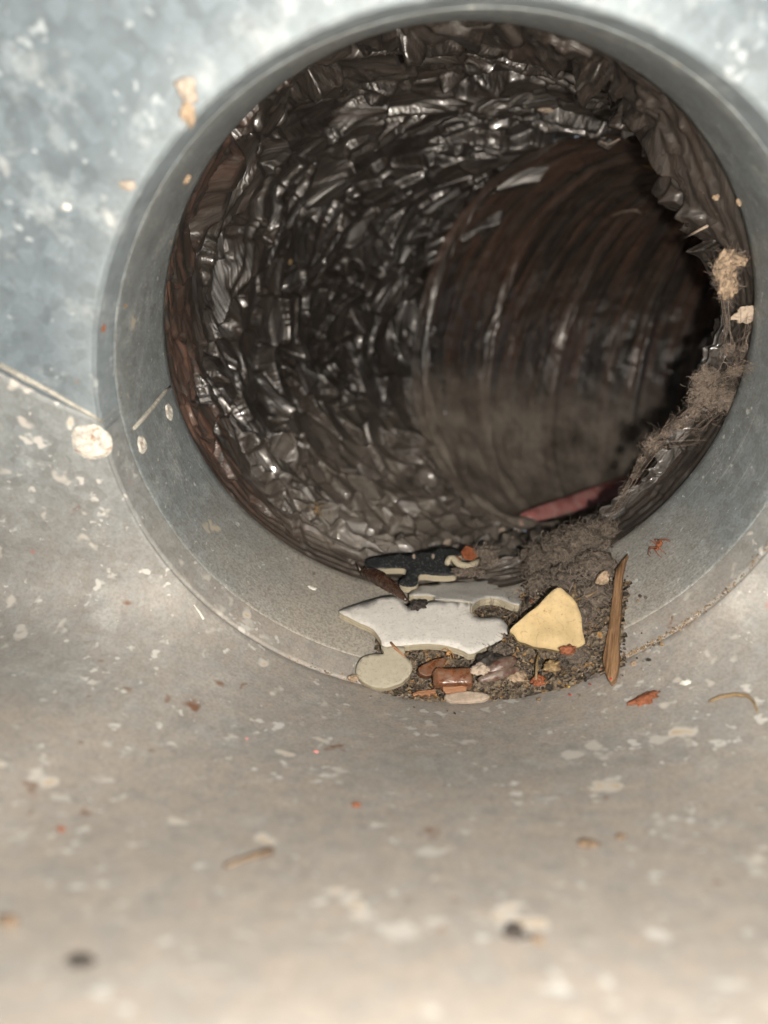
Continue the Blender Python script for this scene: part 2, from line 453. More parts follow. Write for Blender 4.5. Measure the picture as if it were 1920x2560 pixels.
def wood(name, a, b_, axis):
    nt = NT(name); c = nt.n('ShaderNodeAttribute', attribute_name='grain').outputs['Vector']
    g = nt.noise(nt.mapping(c, (1800, 90, 1800)), 1, 5, .65)
    b = nt.mix(nt.ramp(g, .3, .72), a, b_)
    return nt.set(Base_Color=b, Roughness=.6, Specular_IOR_Level=.35, Normal=nt.bump(g, .7, .0006))
M['wood'] = wood('orange_brown_wood', (.10, .05, .022), (.36, .215, .115), 1)
M['chip'] = wood('pinkish_wood', (.20, .085, .04), (.46, .24, .13), 1)
M['pupa'] = plain('brown_shell', (.035, .014, .008), .25, .6, 500, .5, .0005, .6, dusty=.12)
M['husk'] = plain('reddish_husk', (.085, .04, .03), .3, .5, 500, .5, .0005, .6, dusty=.6)
M['amber'] = plain('amber_plastic', (.13, .042, .012), .25, .4, 350, .5, .0008, .5, dusty=.3, Subsurface_Weight=.35, Subsurface_Radius=(.004, .0015, .0006))
M['leaf'] = plain('russet_leaf', (.24, .075, .032), .6, .5, 500, .4)
M['straw'] = plain('dry_straw', (.22, .15, .075), .6, .35, 900, .3)
M['insect'] = plain('amber_insect', (.36, .19, .07), .45, .4, 900, .2)
M['darkbit'] = plain('dark_crumb', (.03, .024, .02), .7, .5, 900, .4)
M['brownbit'] = plain('brown_crumb', (.16, .11, .07), .85, .5, 900, .5)
M['white'] = plain('white_flake', (.70, .68, .62), .7, .15, 900, .2)
M['tan'] = plain('tan_crumb', (.34, .25, .17), .85, .4, 700, .5, .0008)
M['pale'] = plain('pale_flake', (.40, .32, .25), .8, .25, 700, .3)
M['plaster'] = plain('pale_plaster', (.40, .34, .28), .9, .35, 700, .6, .0008)
M['rust'] = plain('rust_flake', (.22, .075, .035), .8, .5, 900, .5)
M['paintring'] = plain('white_sealant', (.66, .61, .53), .7, .35, 800, .6, .0008)
M['seam'] = plain('dusty_metal_edge', (.38, .36, .31), .6, .35, 700, .3)
def redstick():
    nt = NT('faded_red_plastic'); c = nt.coord()
    f = nt.noise(c, 220, 5, .6)
    b = nt.mix(nt.ramp(f, .35, .65), (.60, .17, .155), (.66, .36, .33))
    b, _ = speckle(nt, c, b, (.05, .012, .012), 150, .15)
    b = nt.mix(nt.ramp(nt.noise(c, 90, 4, .6), .52, .72, 0, .6), b, (.36, .24, .21))
    return nt.set(Base_Color=b, Roughness=.5, Normal=nt.bump(f, .2, .0003))
M['red'] = redstick()
def fibre_mat(name, colr):
    nt = NT(name)
    a = nt.n('ShaderNodeAttribute', attribute_name='shade').outputs['Vector']
    b = nt.n('ShaderNodeSeparateXYZ', i_0=a)
    colr_ = nt.mix(b.outputs[0], tuple(x*.5 for x in colr), tuple(min(1, x*1.9) for x in colr))
    return nt.set(Base_Color=colr_, Roughness=.85, Specular_IOR_Level=.2)
M['lint'] = fibre_mat('grey_brown_lint', (.205, .168, .138))
M['web'] = fibre_mat('pale_brown_lint', (.20, .16, .13))
M['lint_core'] = plain('felted_dust', (.165, .135, .11), .95, .55, 900, 1.0, .002, .1)
M['web_core'] = plain('matted_lint', (.21, .17, .14), .95, .5, 900, 1.0, .002, .1)
def soil():
    nt = NT('crumbly_dirt'); c = nt.coord()
    v = nt.vor(c, 900, out=1); k = nt.n('ShaderNodeSeparateColor', i_0=v)
    b = nt.mix(k.outputs[0], (.045, .036, .028), (.24, .19, .135))
    b = nt.mix(nt.ramp(k.outputs[1], .8, .95), b, (.30, .17, .07))
    h = nt.vor(c, 900)
    return nt.set(Base_Color=b, Roughness=.9, Specular_IOR_Level=.2, Normal=nt.bump(h, .9, .0012))
M['soil'] = soil()
def grain_mat():
    nt = NT('mixed_crumbs')
    a = nt.n('ShaderNodeAttribute', attribute_name='shade').outputs['Vector']
    return nt.set(Base_Color=a, Roughness=.75, Specular_IOR_Level=.3)
M['crumbs'] = grain_mat()

# ------------------------------------------------------------------ shape helpers
def V3(p): return Vector([float(x) for x in p])
def spline(pts, n=6):
    """closed Catmull-Rom"""
    out = []; N = len(pts); P = [np.array(p, float) for p in pts]
    for i in range(N):
        p0, p1, p2, p3 = P[i-1], P[i], P[(i+1) % N], P[(i+2) % N]
        for k in range(n):
            t = k/n
            out.append(.5*((2*p1)+(-p0+p2)*t+(2*p0-5*p1+4*p2-p3)*t*t+(-p0+3*p1-3*p2+p3)*t**3))
    return out
def Z1(l, o=(820, 1300), k=.4822): return [(o[0]+x*k, o[1]+y*k) for x, y in l]
def slab(name, outline, thick, mats, nrm, parent=None, rnd=.00002, wob=0.0, subdiv=True):
    """outline: world points (about coplanar, normal nrm); a sheet of that outline with real thickness; mats = (face, edge)"""
    nrm = V3(nrm).normalized()
    pts = [V3(p) for p in outline]
    pts = [p+Vector((noise.noise(p*900), noise.noise(p*900+Vector((7, 0, 0))), 0))*.00022 for p in pts]
    ctr = sum(pts, Vector())/len(pts)
    e1 = nrm.orthogonal().normalized(); e2 = nrm.cross(e1)
    p2 = [((p-ctr).dot(e1), (p-ctr).dot(e2)) for p in pts]
    A = sum(p2[i-1][0]*p2[i][1]-p2[i][0]*p2[i-1][1] for i in range(len(p2)))
    if A < 0: pts.reverse(); p2.reverse()
    # interior points for a face that can be uneven
    xs = [p[0] for p in p2]; ys = [p[1] for p in p2]
    step = max(max(xs)-min(xs), max(ys)-min(ys))/16
    V = [Vector((x, y)) for x, y in p2]; n = len(V)
    inner = []
    x = min(xs)
    def inside(q):
        c = False
        for i in range(n):
            a, b = p2[i-1], p2[i]
            if (a[1] > q[1]) != (b[1] > q[1]) and q[0] < (b[0]-a[0])*(q[1]-a[1])/(b[1]-a[1])+a[0]: c = not c
        return c
    rnd_ = random.Random(len(name)*7+n)
    while x < max(xs):
        y = min(ys)
        while y < max(ys):
            q = (x+rnd_.uniform(-.25, .25)*step, y+rnd_.uniform(-.25, .25)*step)
            if inside(q) and min((q[0]-a)**2+(q[1]-b)**2 for a, b in p2) > (step*.45)**2: inner.append(Vector(q))
            y += step
        x += step
    edges = [(i, (i+1) % n) for i in range(n)]
    vo, eo, fo, ov, _, _ = geometry.delaunay_2d_cdt(V+inner, edges, [], 1, 1e-9)
    def off(i): return wob*noise.noise(Vector((vo[i][0]*140, vo[i][1]*140, 2.0))) 
    top = []; bot = []
    bnd = set(i for i, o in enumerate(ov) if any(k < n for k in o))
    for i, v in enumerate(vo):
        # plane part from the outline (bilinear-free: nearest outline point's height keeps non-planar outlines)
        base = ctr+e1*v[0]+e2*v[1]
        k = min(range(n), key=lambda j: (p2[j][0]-v[0])**2+(p2[j][1]-v[1])**2)
        hh = (pts[k]-ctr).dot(nrm) if i in bnd else 0
        top.append(base+nrm*(hh+off(i)-(0 if i not in bnd else rnd)))
        bot.append(base+nrm*(hh+off(i)-thick))
    VV = top+bot; m = len(top)
    FF = [tuple(f) for f in fo]+[tuple(m+i for i in reversed(f)) for f in fo]
    order = []
    pos = {}
    for i, o in enumerate(ov):
        for k in o:
            if k < n: pos[k] = i
    ring_ = [pos[k] for k in range(n) if k in pos]
    me_f = len(FF)
    for a, b in zip(ring_, ring_[1:]+ring_[:1]):
        if a != b: FF.append((b, a, m+a, m+b))
    o = mesh_obj(name, VV, FF, mats[0], None, smooth=False)
    o.data.materials.append(mats[1])
    for p in o.data.polygons:
        if p.index >= me_f: p.material_index = 1
        else: p.use_smooth = True
    L = np.array([[(v-ctr).dot(e1), (v-ctr).dot(e2), (v-ctr).dot(nrm)] for v in VV])
    # grain runs along the longest direction
    cv = np.cov(L[:m, :2].T); wv, ev = np.linalg.eigh(cv)
    g = np.stack([L[:, :2]@ev[:, 0], L[:, :2]@ev[:, 1], L[:, 2]], 1)
    set_attr(o.data, 'grain', g+rnd_.random())
    if parent is not None: child(o, parent)
    else: recentre(o)
    return o
def recentre(o):
    """move the origin to the thing's base"""
    co = np.array([v.co for v in o.data.vertices]); b = np.array([co[:, 0].mean(), co[:, 1].mean(), co[:, 2].min()])
    o.data.transform(Matrix.Translation(-V3(b))); o.location = V3(b)
    return o
def tube_geo(pts, rad, nseg=6):
    """V, F of a tube through world points; rad = number or list"""
    pts = [V3(p) for p in pts]; n = len(pts)
    if not hasattr(rad, '__len__'): rad = [rad]*n
    V = []; F = []; ref = Vector((.3, .5, .81))
    for i, p in enumerate(pts):
        t = (pts[min(i+1, n-1)]-pts[max(i-1, 0)])
        if t.length < 1e-9: t = Vector((0, 0, 1))
        t.normalize()
        a = t.cross(ref)
        if a.length < .05: a = t.cross(Vector((1, 0, 0)))
        a.normalize(); b = t.cross(a)
        for k in range(nseg):
            an = 2*math.pi*k/nseg
            V.append(p+rad[i]*(math.cos(an)*a+math.sin(an)*b))
    for i in range(n-1):
        for k in range(nseg):
            k2 = (k+1) % nseg
            F.append((i*nseg+k, i*nseg+k2, (i+1)*nseg+k2, (i+1)*nseg+k))
    F.append(tuple(reversed(range(nseg)))); F.append(tuple((n-1)*nseg+k for k in range(nseg)))
    return V, F
def tube_obj(name, pts, rad, mat, parent=None, nseg=7):
    V, F = tube_geo(pts, rad, nseg)
    o = mesh_obj(name, V, F, mat)
    return child(o, parent) if parent is not None else recentre(o)
def blob(name, ctr, rx, axes, mat, parent=None, rough=.25, freq=1.6, sub=3, seed=0.0):
    """uneven lump: ellipsoid of radii rx along axes, displaced"""
    bm = bmesh.new(); bmesh.ops.create_icosphere(bm, subdivisions=sub, radius=1)
    A = [V3(a).normalized() for a in axes]
    for v in bm.verts:
        k = 1+rough*noise.fractal(v.co*freq+Vector((seed, seed*2, 3)), 1, 2, 4)
        q = v.co*k
        v.co = V3(ctr)+A[0]*q.x*rx[0]+A[1]*q.y*rx[1]+A[2]*q.z*rx[2]
    o = bm_obj(name, bm, mat)
    return child(o, parent) if parent is not None else recentre(o)
XYZ = ((1, 0, 0), (0, 1, 0), (0, 0, 1))
FILM = bvh_of([liner, ring])
ALL = bvh_of([collar, upper, lower, liner, ring])
def lay(px, py, lift=0.0, tree=ALL):
    p, n = hit(px, py, tree)
    return p+n*lift, n

# ------------------------------------------------------------------ details fixed to the boot
def on_metal(pts, lift):
    out = [hit(x, y) for x, y in pts]
    return [p+n*lift for p, n in out if p is not None]
def riv(px, py, rx, ry, mat, h, lbl):
    p, n = hit(px, py)
    e1 = n.orthogonal().normalized(); e2 = n.cross(e1)
    bm = bmesh.new(); V = []; K = 26
    rings = [(0, .55), (.16, .8), (.26, .45), (.38, .7), (.62, 1.0), (.82, .75), (1.0, .05)]
    rows_ = []
    for (q, hh) in rings[1:]:
        row = []
        for k in range(K):
            an = 2*math.pi*k/K; wv = 1+.16*noise.noise(Vector((math.cos(an)*1.7+px, math.sin(an)*1.7, q*2)))*(q > .5)
            row.append(bm.verts.new(p+e1*math.cos(an)*rx*q*wv+e2*math.sin(an)*rx*q*wv+n*(h*hh*(1+.3*noise.noise(Vector((an*2, q*6, px))))-.0001)))
        rows_.append(row)
    c = bm.verts.new(p+n*h*.55)
    for k in range(K): bm.faces.new((c, rows_[0][k], rows_[0][(k+1) % K]))
    for a, b in zip(rows_, rows_[1:]):
        for k in range(K): bm.faces.new((a[k], b[k], b[(k+1) % K], a[(k+1) % K]))
    o = child(bm_obj('rivet', bm, mat), boot); o['label'] = lbl
    return o
def rusty():
    nt = NT('rust_stained_white'); c = nt.coord()
    f = nt.noise(c, 420, 5, .65); f2 = nt.noise(c, 900, 3, .6)
    b = nt.mix(nt.ramp(f2, .35, .65), (.40, .37, .33), (.72, .68, .60))
    b = nt.mix(nt.ramp(f, .58, .70), b, (.30, .13, .06))
    return nt.set(Base_Color=b, Roughness=.75, Normal=nt.bump(f2, .6, .0006))
M['rusty'] = rusty()
riv(230, 1105, .0044, .0055, M['rusty'], .0009, 'rivet ringed with flaky white sealant')
for (x, y) in ((355, 1112), (423, 1030)):
    riv(x, y, .0024, .0026, M['rusty'], .0005, 'small pale rivet in the collar')
seam = tube_obj('lap_seam', on_metal([(424, 966), (410, 980), (380, 1018), (352, 1050), (333, 1072)], .0001), [.0003, .0005, .0006, .0006, .0004], M['seam'], boot)
seam['label'] = 'lapped edge where the collar band closes'
tube_obj('edge_trim', on_metal([(0, 912), (60, 944), (120, 975), (180, 1010), (235, 1040), (258, 1056)], .0), [.0007, .0007, .0006, .0005, .0005, .0003], M['seam'], boot)['label'] = 'pale raw edge of the upper sheet along the seam'

# ------------------------------------------------------------------ the puzzle pieces
EDG = (M['card'], M['card_edge'])
pz = empty('puzzle_piece', on_z(1050, 1560, -.0715)); tag(pz, 'grey white jigsaw puzzle piece lying face down, creased across the middle', 'puzzle piece')
fr = Z1([(65, 466), (160, 430), (265, 400), (300, 393), (345, 394), (375, 412), (395, 440), (430, 447), (500, 430), (560, 418), (650, 420), (738, 425), (742, 460), (760, 492), (800, 508), (870, 503), (910, 520), (935, 558), (930, 590), (890, 625), (815, 662), (740, 695), (690, 672), (600, 650), (500, 642), (420, 648), (330, 655), (284, 650), (268, 610), (225, 560), (170, 535), (110, 505), (67, 484)])
NF = np.array([.02, -.05, 1.0]); P0F = np.array([-.005, -.025, -.0690])
fo_ = slab('front_panel', spline([on_plane(x, y, P0F, NF) for x, y in fr], 4), .0022, EDG, NF, pz, wob=.0003)
re = Z1([(560, 416), (548, 398), (500, 391), (450, 394), (418, 383), (440, 360), (480, 338), (560, 320), (660, 312), (800, 303), (835, 268), (940, 258), (985, 300), (1000, 345), (1000, 435), (950, 434), (900, 415), (850, 403), (790, 413), (755, 440), (742, 452), (737, 427), (650, 421)])
crease = on_plane(1130, 1502, P0F, NF)
NR = np.array([.02, .40, 1.0])
slab('rear_panel', spline([on_plane(x, y, crease, NR) for x, y in re], 4), .0022, EDG, NR, pz, wob=.0003)['label'] = 'shaded rear half of the puzzle piece'
P1 = on_plane(985, 1613, P0F, NF)
NTb = np.array([0, -.36, 1.0])
tb = Z1([(275, 652), (290, 690), (235, 693), (185, 710), (152, 745), (147, 790), (170, 830), (225, 862), (290, 873), (360, 855), (415, 815), (436, 770), (428, 735), (395, 700), (400, 660), (340, 655)])
slab('tab', spline([on_plane(x, y, P1, NTb) for x, y in tb], 4), .0020, (M['card_tan'], M['card_edge']), NTb, pz, wob=.0003)['label'] = 'bent down round tan knob of the puzzle piece'
bk = empty('puzzle_piece', on_z(1030, 1410, -.0745)); tag(bk, 'black printed jigsaw piece with a pale cut edge under russet scraps', 'puzzle piece')
bl = Z1([(212, 248), (300, 252), (385, 250), (405, 266), (396, 290), (372, 315), (377, 338), (412, 347), (452, 343), (468, 322), (468, 296), (490, 284), (560, 288), (650, 287), (668, 268), (645, 242), (615, 226), (640, 195), (695, 182), (690, 158), (640, 140), (560, 150), (440, 172), (330, 176), (215, 192), (193, 222)])
NB = np.array([.0, .02, 1.0]); PB = np.array([0, .005, -.0712])
slab('board', spline([on_plane(x, y, PB, NB) for x, y in bl], 4), .0022, (M['card_black'], M['card_edge']), NB, bk, wob=.0003)
for (x, y) in ((445, 191), (545, 190)):
    q = Z1([(x, y)])[0]; c = on_plane(*q, PB, NB)+np.array([0, 0, .0003])
    ot = [c+np.array([.0005*math.cos(a), .0013*math.sin(a), 0]) for a in np.linspace(0, 2*math.pi, 12, endpoint=False)]
    slab('print_mark', ot, .0002, (M['pale'], M['pale']), (0, 0, 1), bk, rnd=0)

# ------------------------------------------------------------------ heap of dirt in the bottom of the collar
def heap_z(x, y):
    r = RN if y < -.033 else RC
    base = -math.sqrt(max(r*r-x*x, 1e-6))
    if y < -.0424: base += (-.0424-y)*.42
    return base
def heap_h(x, y):
    a = max(0, 1-((x-.014)/.034)**2); b = max(0, 1-((y+.026)/.0205)**2)
    h = .0050*(a**.9)*(b**.6)*(.8+.7*noise.noise(Vector((x*75, y*75, 5.0))))
    g = math.exp(-((x-.036)/.010)**2-((y+.016)/.014)**2)*.0045
    return h+g
bm = bmesh.new(); NX, NY = 120, 100; grid = []
for j in range(NY+1):
    row = []
    for i in range(NX+1):
        x = -.028+.084*i/NX; y = -.054+.064*j/NY
        h = heap_h(x, y)
        v = Vector((x, y, 0))
        n_ = noise.turbulence(v*260, 4, True)*.0022+noise.noise(v*90)*.0012
        h = h+(n_-.0008)*min(1, h/.0015)-.0006
        row.append(bm.verts.new((x, y, heap_z(x, y)+h)))
    grid.append(row)
for j in range(NY):
    for i in range(NX):
        q = [grid[j][i], grid[j][i+1], grid[j+1][i+1], grid[j+1][i]]
        if max(v.co.z-heap_z(v.co.x, v.co.y) for v in q) > 0: bm.faces.new(q)
for v in [v for v in bm.verts if not v.link_faces]: bm.verts.remove(v)
heap = empty('dirt_heap', (.013, -.028, -.0775)); tag(heap, 'brown crumbly dirt and dust heaped in the bottom of the collar', 'dirt', kind='stuff')
mound = child(bm_obj('mound', bm, M['soil']), heap); mound['kind'] = 'stuff'

ICO = None
def ico():
    global ICO
    if ICO is None:
        b = bmesh.new(); bmesh.ops.create_icosphere(b, subdivisions=1, radius=1)
        b.verts.ensure_lookup_table()
        ICO = (np.array([v.co for v in b.verts]), np.array([[v.index for v in f.verts] for f in b.faces])); b.free()
    return ICO
def scatter(name, items, parent):
    """items: (centre, radii, colour): many tiny crumbs joined in one mesh"""
    BV, BF = ico(); VV = []; FF = []; CC = []
    for k, (c, r, colr) in enumerate(items):
        a = rng.normal(size=(3, 3)); q, _ = np.linalg.qr(a)
        v = (BV*(1+rng.uniform(-.3, .3, (len(BV), 1))))*np.array(r)
        VV.append(v@q.T+np.array(c)); FF.append(BF+k*len(BV)); CC.append(np.tile(colr, (len(BV), 1)))
    VV = np.concatenate(VV); FF = np.concatenate(FF); CC = np.concatenate(CC)
    o = mesh_obj(name, VV, FF, M['crumbs'], None, smooth=False); set_attr(o.data, 'shade', CC)
    o['kind'] = 'stuff'
    return child(o, parent)
PAL = [(.05, .036, .026), (.09, .065, .042), (.15, .105, .065), (.22, .15, .085), (.03, .024, .02), (.12, .10, .085), (.30, .20, .10), (.20, .075, .04), (.10, .06, .035), (.42, .36, .27)]
PW = np.array([6, 5, 4, 1.2, 6, 6, .4, .6, 3, .4]); PW /= PW.sum()
items = []
while len(items) < 4200:
    x = rng.uniform(-.026, .054); y = rng.uniform(-.053, .006)
    h = heap_h(x, y)
    if h < .0004 and rng.random() > .05*math.exp(-((x-.046)/.012)**2)+.010: continue
    s_ = abs(rng.normal(0, .00020))+.00013
    if rng.random() < .05: s_ *= 2.0
    c = np.array(PAL[rng.choice(len(PAL), p=PW)])*rng.uniform(.7, 1.3)
    n_ = noise.turbulence(Vector((x, y, 0))*260, 4, True)*.0022+noise.noise(Vector((x, y, 0))*90)*.0012
    z = heap_z(x, y)+max(0, h+(n_-.0008)*min(1, h/.0015)-.0006)+s_*.35
    items.append(((x, y, z), (s_*rng.uniform(.6, 1.5), s_, s_*rng.uniform(.4, 1)), c))
for k in range(5):      # small bright red and yellow crumbs
    x = rng.uniform(.02, .05); y = rng.uniform(-.052, -.04); items.append(((x, y, heap_z(x, y)+heap_h(x, y)+.0004), (.00035, .00025, .0003), (.40, .04, .03) if k < 3 else (.5, .36, .08)))
for k in range(2200):
    a_ = R_(rng.normal(294, 20)); r_ = RN2+rng.normal(0, .0003); y_ = -.0408+rng.normal(0, .0005)
    s_ = abs(rng.normal(0, .00009))+.00006
    items.append(((r_*math.cos(a_), y_, r_*math.sin(a_)), (s_*1.3, s_, s_), np.array(PAL[int(rng.integers(1, 4))])*1.5))
scatter('crumbs', items, heap)

# ------------------------------------------------------------------ fibres
def fibres(name, seeds, mat, parent, rad=(.00004, .00010), seg=6):
    """seeds: (start, direction, length, curl)"""
    VV = []; FF = []; SH = []; base = 0
    for (p, d, L, curl) in seeds:
        p = np.array(p, float); d = np.array(d, float); d /= np.linalg.norm(d)+1e-9
        pts = [p.copy()]; ax = rng.normal(size=3); ax /= np.linalg.norm(ax)
        for k in range(seg):
            d = d+np.cross(ax, d)*curl/seg+rng.normal(0, .28*curl/seg, 3); d /= np.linalg.norm(d)
            p = p+d*L/seg; pts.append(p.copy())
        pts = np.array(pts); r = rng.uniform(*rad)
        t = np.gradient(pts, axis=0); t /= np.linalg.norm(t, axis=1)[:, None]+1e-9
        a = np.cross(t, ax+.01); a /= np.linalg.norm(a, axis=1)[:, None]+1e-9; b = np.cross(t, a)
        ring3 = np.concatenate([pts+r*(math.cos(q)*a+math.sin(q)*b) for q in (0, 2.094, 4.189)])  # 3*(seg+1)
        n = seg+1; VV.append(ring3)
        k = np.arange(seg)
        for u0, u1 in ((0, 1), (1, 2), (2, 0)):
            FF.append(np.stack([base+u0*n+k, base+u1*n+k, base+u1*n+k+1, base+u0*n+k+1], 1))
        SH.append(np.tile([rng.random()**1.4, 0, 0], (3*n, 1))); base += 3*n
    o = mesh_obj(name, np.concatenate(VV), np.concatenate(FF), mat); set_attr(o.data, 'shade', np.concatenate(SH)); o['kind'] = 'stuff'
    return child(o, parent)
def in_ball(c, r):
    v = rng.normal(size=3); v /= np.linalg.norm(v)
    return np.array(c)+v*np.array(r)*rng.random()**.4, v

seeds = []
while len(seeds) < 1500:
    x = rng.uniform(-.02, .05); y = rng.uniform(-.048, .004); h = heap_h(x, y)
    if h < .001: continue
    seeds.append(((x, y, heap_z(x, y)+h+rng.uniform(-.0005, .0008)), rng.normal(size=3)*np.array([1, 1, .35]), rng.uniform(.001, .0045), rng.uniform(.5, 4)))
fibres('fibres', seeds, M['lint'], heap, (.00004, .00009))

lint = empty('lint_clump', (.036, -.004, -.071)); tag(lint, 'large grey brown clump of lint behind the yellow chip', 'lint')
LB = [((1375, 1430), .0075, .0055), ((1430, 1395), .0085, .006), ((1480, 1365), .0075, .005), ((1352, 1400), .0052, .0045), ((1515, 1330), .0048, .004), ((1500, 1430), .0065, .0045),
      ((1362, 1478), .0050, .004), ((1450, 1470), .0075, .005), ((1500, 1500), .0055, .004), ((1470, 1555), .0050, .0036), ((1440, 1640), .0048, .0028), ((1355, 1440), .004, .003)]
seeds = []
for k, ((x, y), r, rz) in enumerate(LB):
    p, n = lay(x, y, .0)
    c = np.array(p)+np.array(n)*rz*.55
    blob('felt', c, (r*.92, r*.92, rz*.9), XYZ, M['lint_core'], lint, .42, 2.2, 4, k*1.7)
    for q in range(int(520*(r/.007)**2)):
        s0, d = in_ball(c, (r, r, rz)); tg = np.cross(d, rng.normal(size=3))
        s1 = c+(s0-c)/max(np.linalg.norm((s0-c)/np.array((r, r, rz))), .3)*rng.uniform(.85, 1.08)
        seeds.append((s1, tg+d*.25*rng.random(), rng.uniform(.0015, .005), rng.uniform(1, 4.5)))
fibres('fibres', seeds, M['lint'], lint, (.000025, .00006))

# strands of lint hung along the collar's right edge
web = empty('lint_strand', on_plane(1780, 980, (0, .004, 0), (0, 1, 0))); tag(web, 'stringy tangle of pale lint hung across the lower right of the opening', 'lint')
def wp(x, y, yy=.004): return on_plane(x, y, (0, yy, 0), (0, 1, 0))
def strand_seeds(px, dens, width, seeds, L=(.002, .006), yy=.004, curl=3.0):
    P = [wp(x, y, yy) for x, y in px]
    for a, b in zip(P, P[1:]):
        ln = np.linalg.norm(b-a)
        for q in range(max(2, int(dens*ln/.01))):
            t = rng.random(); p = a+(b-a)*t+rng.normal(0, width, 3)
            dd = (b-a)/ln+rng.normal(0, .3, 3); l_ = rng.uniform(*L)
            seeds.append((p-dd*l_*.5, dd, l_, rng.uniform(.2, curl)))
seeds = []
strand_seeds([(1520, 1310), (1555, 1240), (1590, 1180), (1620, 1120)], 45, .0005, seeds)
strand_seeds([(1640, 1095), (1690, 1060), (1740, 1020)], 55, .0006, seeds)
strand_seeds([(1740, 1020), (1800, 960), (1840, 915), (1862, 850), (1880, 815)], 70, .0007, seeds)
strand_seeds([(1800, 940), (1880, 918), (1920, 912)], 50, .0006, seeds, yy=-.004)
strand_seeds([(1700, 1060), (1730, 1080), (1756, 1092)], 14, .0003, seeds)
strand_seeds([(1770, 1040), (1800, 1070)], 25, .0006, seeds)
strand_seeds([(1622, 1120), (1660, 1085), (1700, 1060)], 45, .0004, seeds)
for q in range(70):      # long cobweb threads
    a_, b_ = random.choice(((1600, 1160, 1700, 1050), (1700, 1050, 1850, 900), (1740, 1080, 1830, 1000), (1815, 730, 1825, 880), (1560, 1240, 1640, 1120), (1640, 1120, 1760, 1095), (1850, 900, 1885, 780), (1530, 1290, 1600, 1160), (1700, 1060, 1756, 1092), (1620, 1130, 1690, 1060))), 0
    x0, y0, x1, y1 = [v+random.uniform(-16, 16) for v in a_]
    p, q_ = wp(x0, y0, random.uniform(.001, .007)), wp(x1, y1, random.uniform(.001, .007))
    seeds.append((p, q_-p, np.linalg.norm(q_-p), .25))
strand_seeds([(1830, 740), (1818, 800), (1815, 850)], 22, .0002, seeds)
for (x, y, r, nn) in ((1632, 1110, 28, 200), (1775, 985, 52, 520), (1765, 945, 32, 260), (1730, 1035, 26, 130), (1818, 995, 42, 240), (1822, 872, 17, 130), (1700, 1060, 16, 110)):
    c = wp(x, y); r *= .000137
    for q in range(nn):
        s0, d = in_ball(c, (r, r*.6, r*.9))
        dd = np.cross(d, rng.normal(size=3)); dd /= np.linalg.norm(dd); l_ = rng.uniform(.001, .0032)
        if rng.random() < .35: continue
        seeds.append((s0-dd*l_*.5, dd, l_, rng.uniform(2, 6)))
fibres('fibres', seeds, M['web'], web, (.00002, .000055))
for k, (x, y, r) in enumerate(((1632, 1112, 17), (1768, 990, 30), (1765, 945, 23), (1805, 1002, 24), (1738, 1030, 13), (1822, 872, 11), (1838, 928, 13), (1700, 1060, 12), (1665, 1085, 9), (1605, 1150, 8), (1585, 1190, 7), (1862, 870, 9))):
    r *= .000137
    blob('felt', wp(x, y, .0042), (r, r*.45, r*.85), XYZ, M['web_core'], web, .75, 2.6, 4, 5+k)
tuft = empty('lint_tuft', wp(1815, 690)); tag(tuft, 'tan lint tuft hanging on the right rim of the opening, above the tangle', 'lint')
seeds = []
for (x, y, rx, rz, nn) in ((1812, 665, 20, 34, 260), (1820, 715, 18, 28, 220), (1840, 650, 22, 12, 120)):
    c = wp(x, y); rx *= .000137; rz *= .000137
    blob('felt', c, (rx*.85, rx*.6, rz*.85), XYZ, M['tan'], tuft, .5, 2.4, 4, x*.1)
    for q in range(nn):
        s0, d = in_ball(c, (rx, rx*.7, rz)); seeds.append((s0, np.cross(d, rng.normal(size=3)), rng.uniform(.0015, .004), rng.uniform(.8, 4)))
fibres('fibres', seeds, M['web'], tuft, (.00002, .00006))
tag(blob('dust_fluff', wp(1866, 786, .002), (.0030, .0006, .0020), ((1, 0, .4), (0, 1, 0), (-.4, 0, 1)), M['pale'], None, .5, 2.0, 4, 3.3), 'pale torn flake stuck to the right rim below the lint tuft', 'flake')

# ------------------------------------------------------------------ single scraps
NY_ = np.array([-.10, -.62, .78]); P0Y = on_z(1390, 1615, -.0625)
yl = Z1([(1185, 356), (1240, 385), (1290, 425), (1315, 500), (1322, 570), (1333, 640), (1280, 662), (1240, 650), (1205, 682), (1140, 668), (1080, 660), (1030, 640), (985, 622), (965, 595), (943, 572), (1020, 500), (1100, 430)])
ye = slab('cardboard_chip', spline([on_plane(x, y, P0Y, NY_) for x, y in yl], 3), .0038, (M['yellow'], M['yellow_edge']), NY_, None, wob=.0026)
yh = []
for q in range(9):
    x, y = random.uniform(1310, 1450), random.uniform(1500, 1610)
    p = on_plane(x, y, P0Y+NY_/np.linalg.norm(NY_)*.0003, NY_); yh.append((p, np.cross(NY_, rng.normal(size=3)), rng.uniform(.001, .006), rng.uniform(.5, 3)))
fb = fibres('hairs', yh, M['lint'], ye, (.00002, .00004))
tag(ye, 'pale yellow wedge shaped chip leaning on the lint', 'chip')

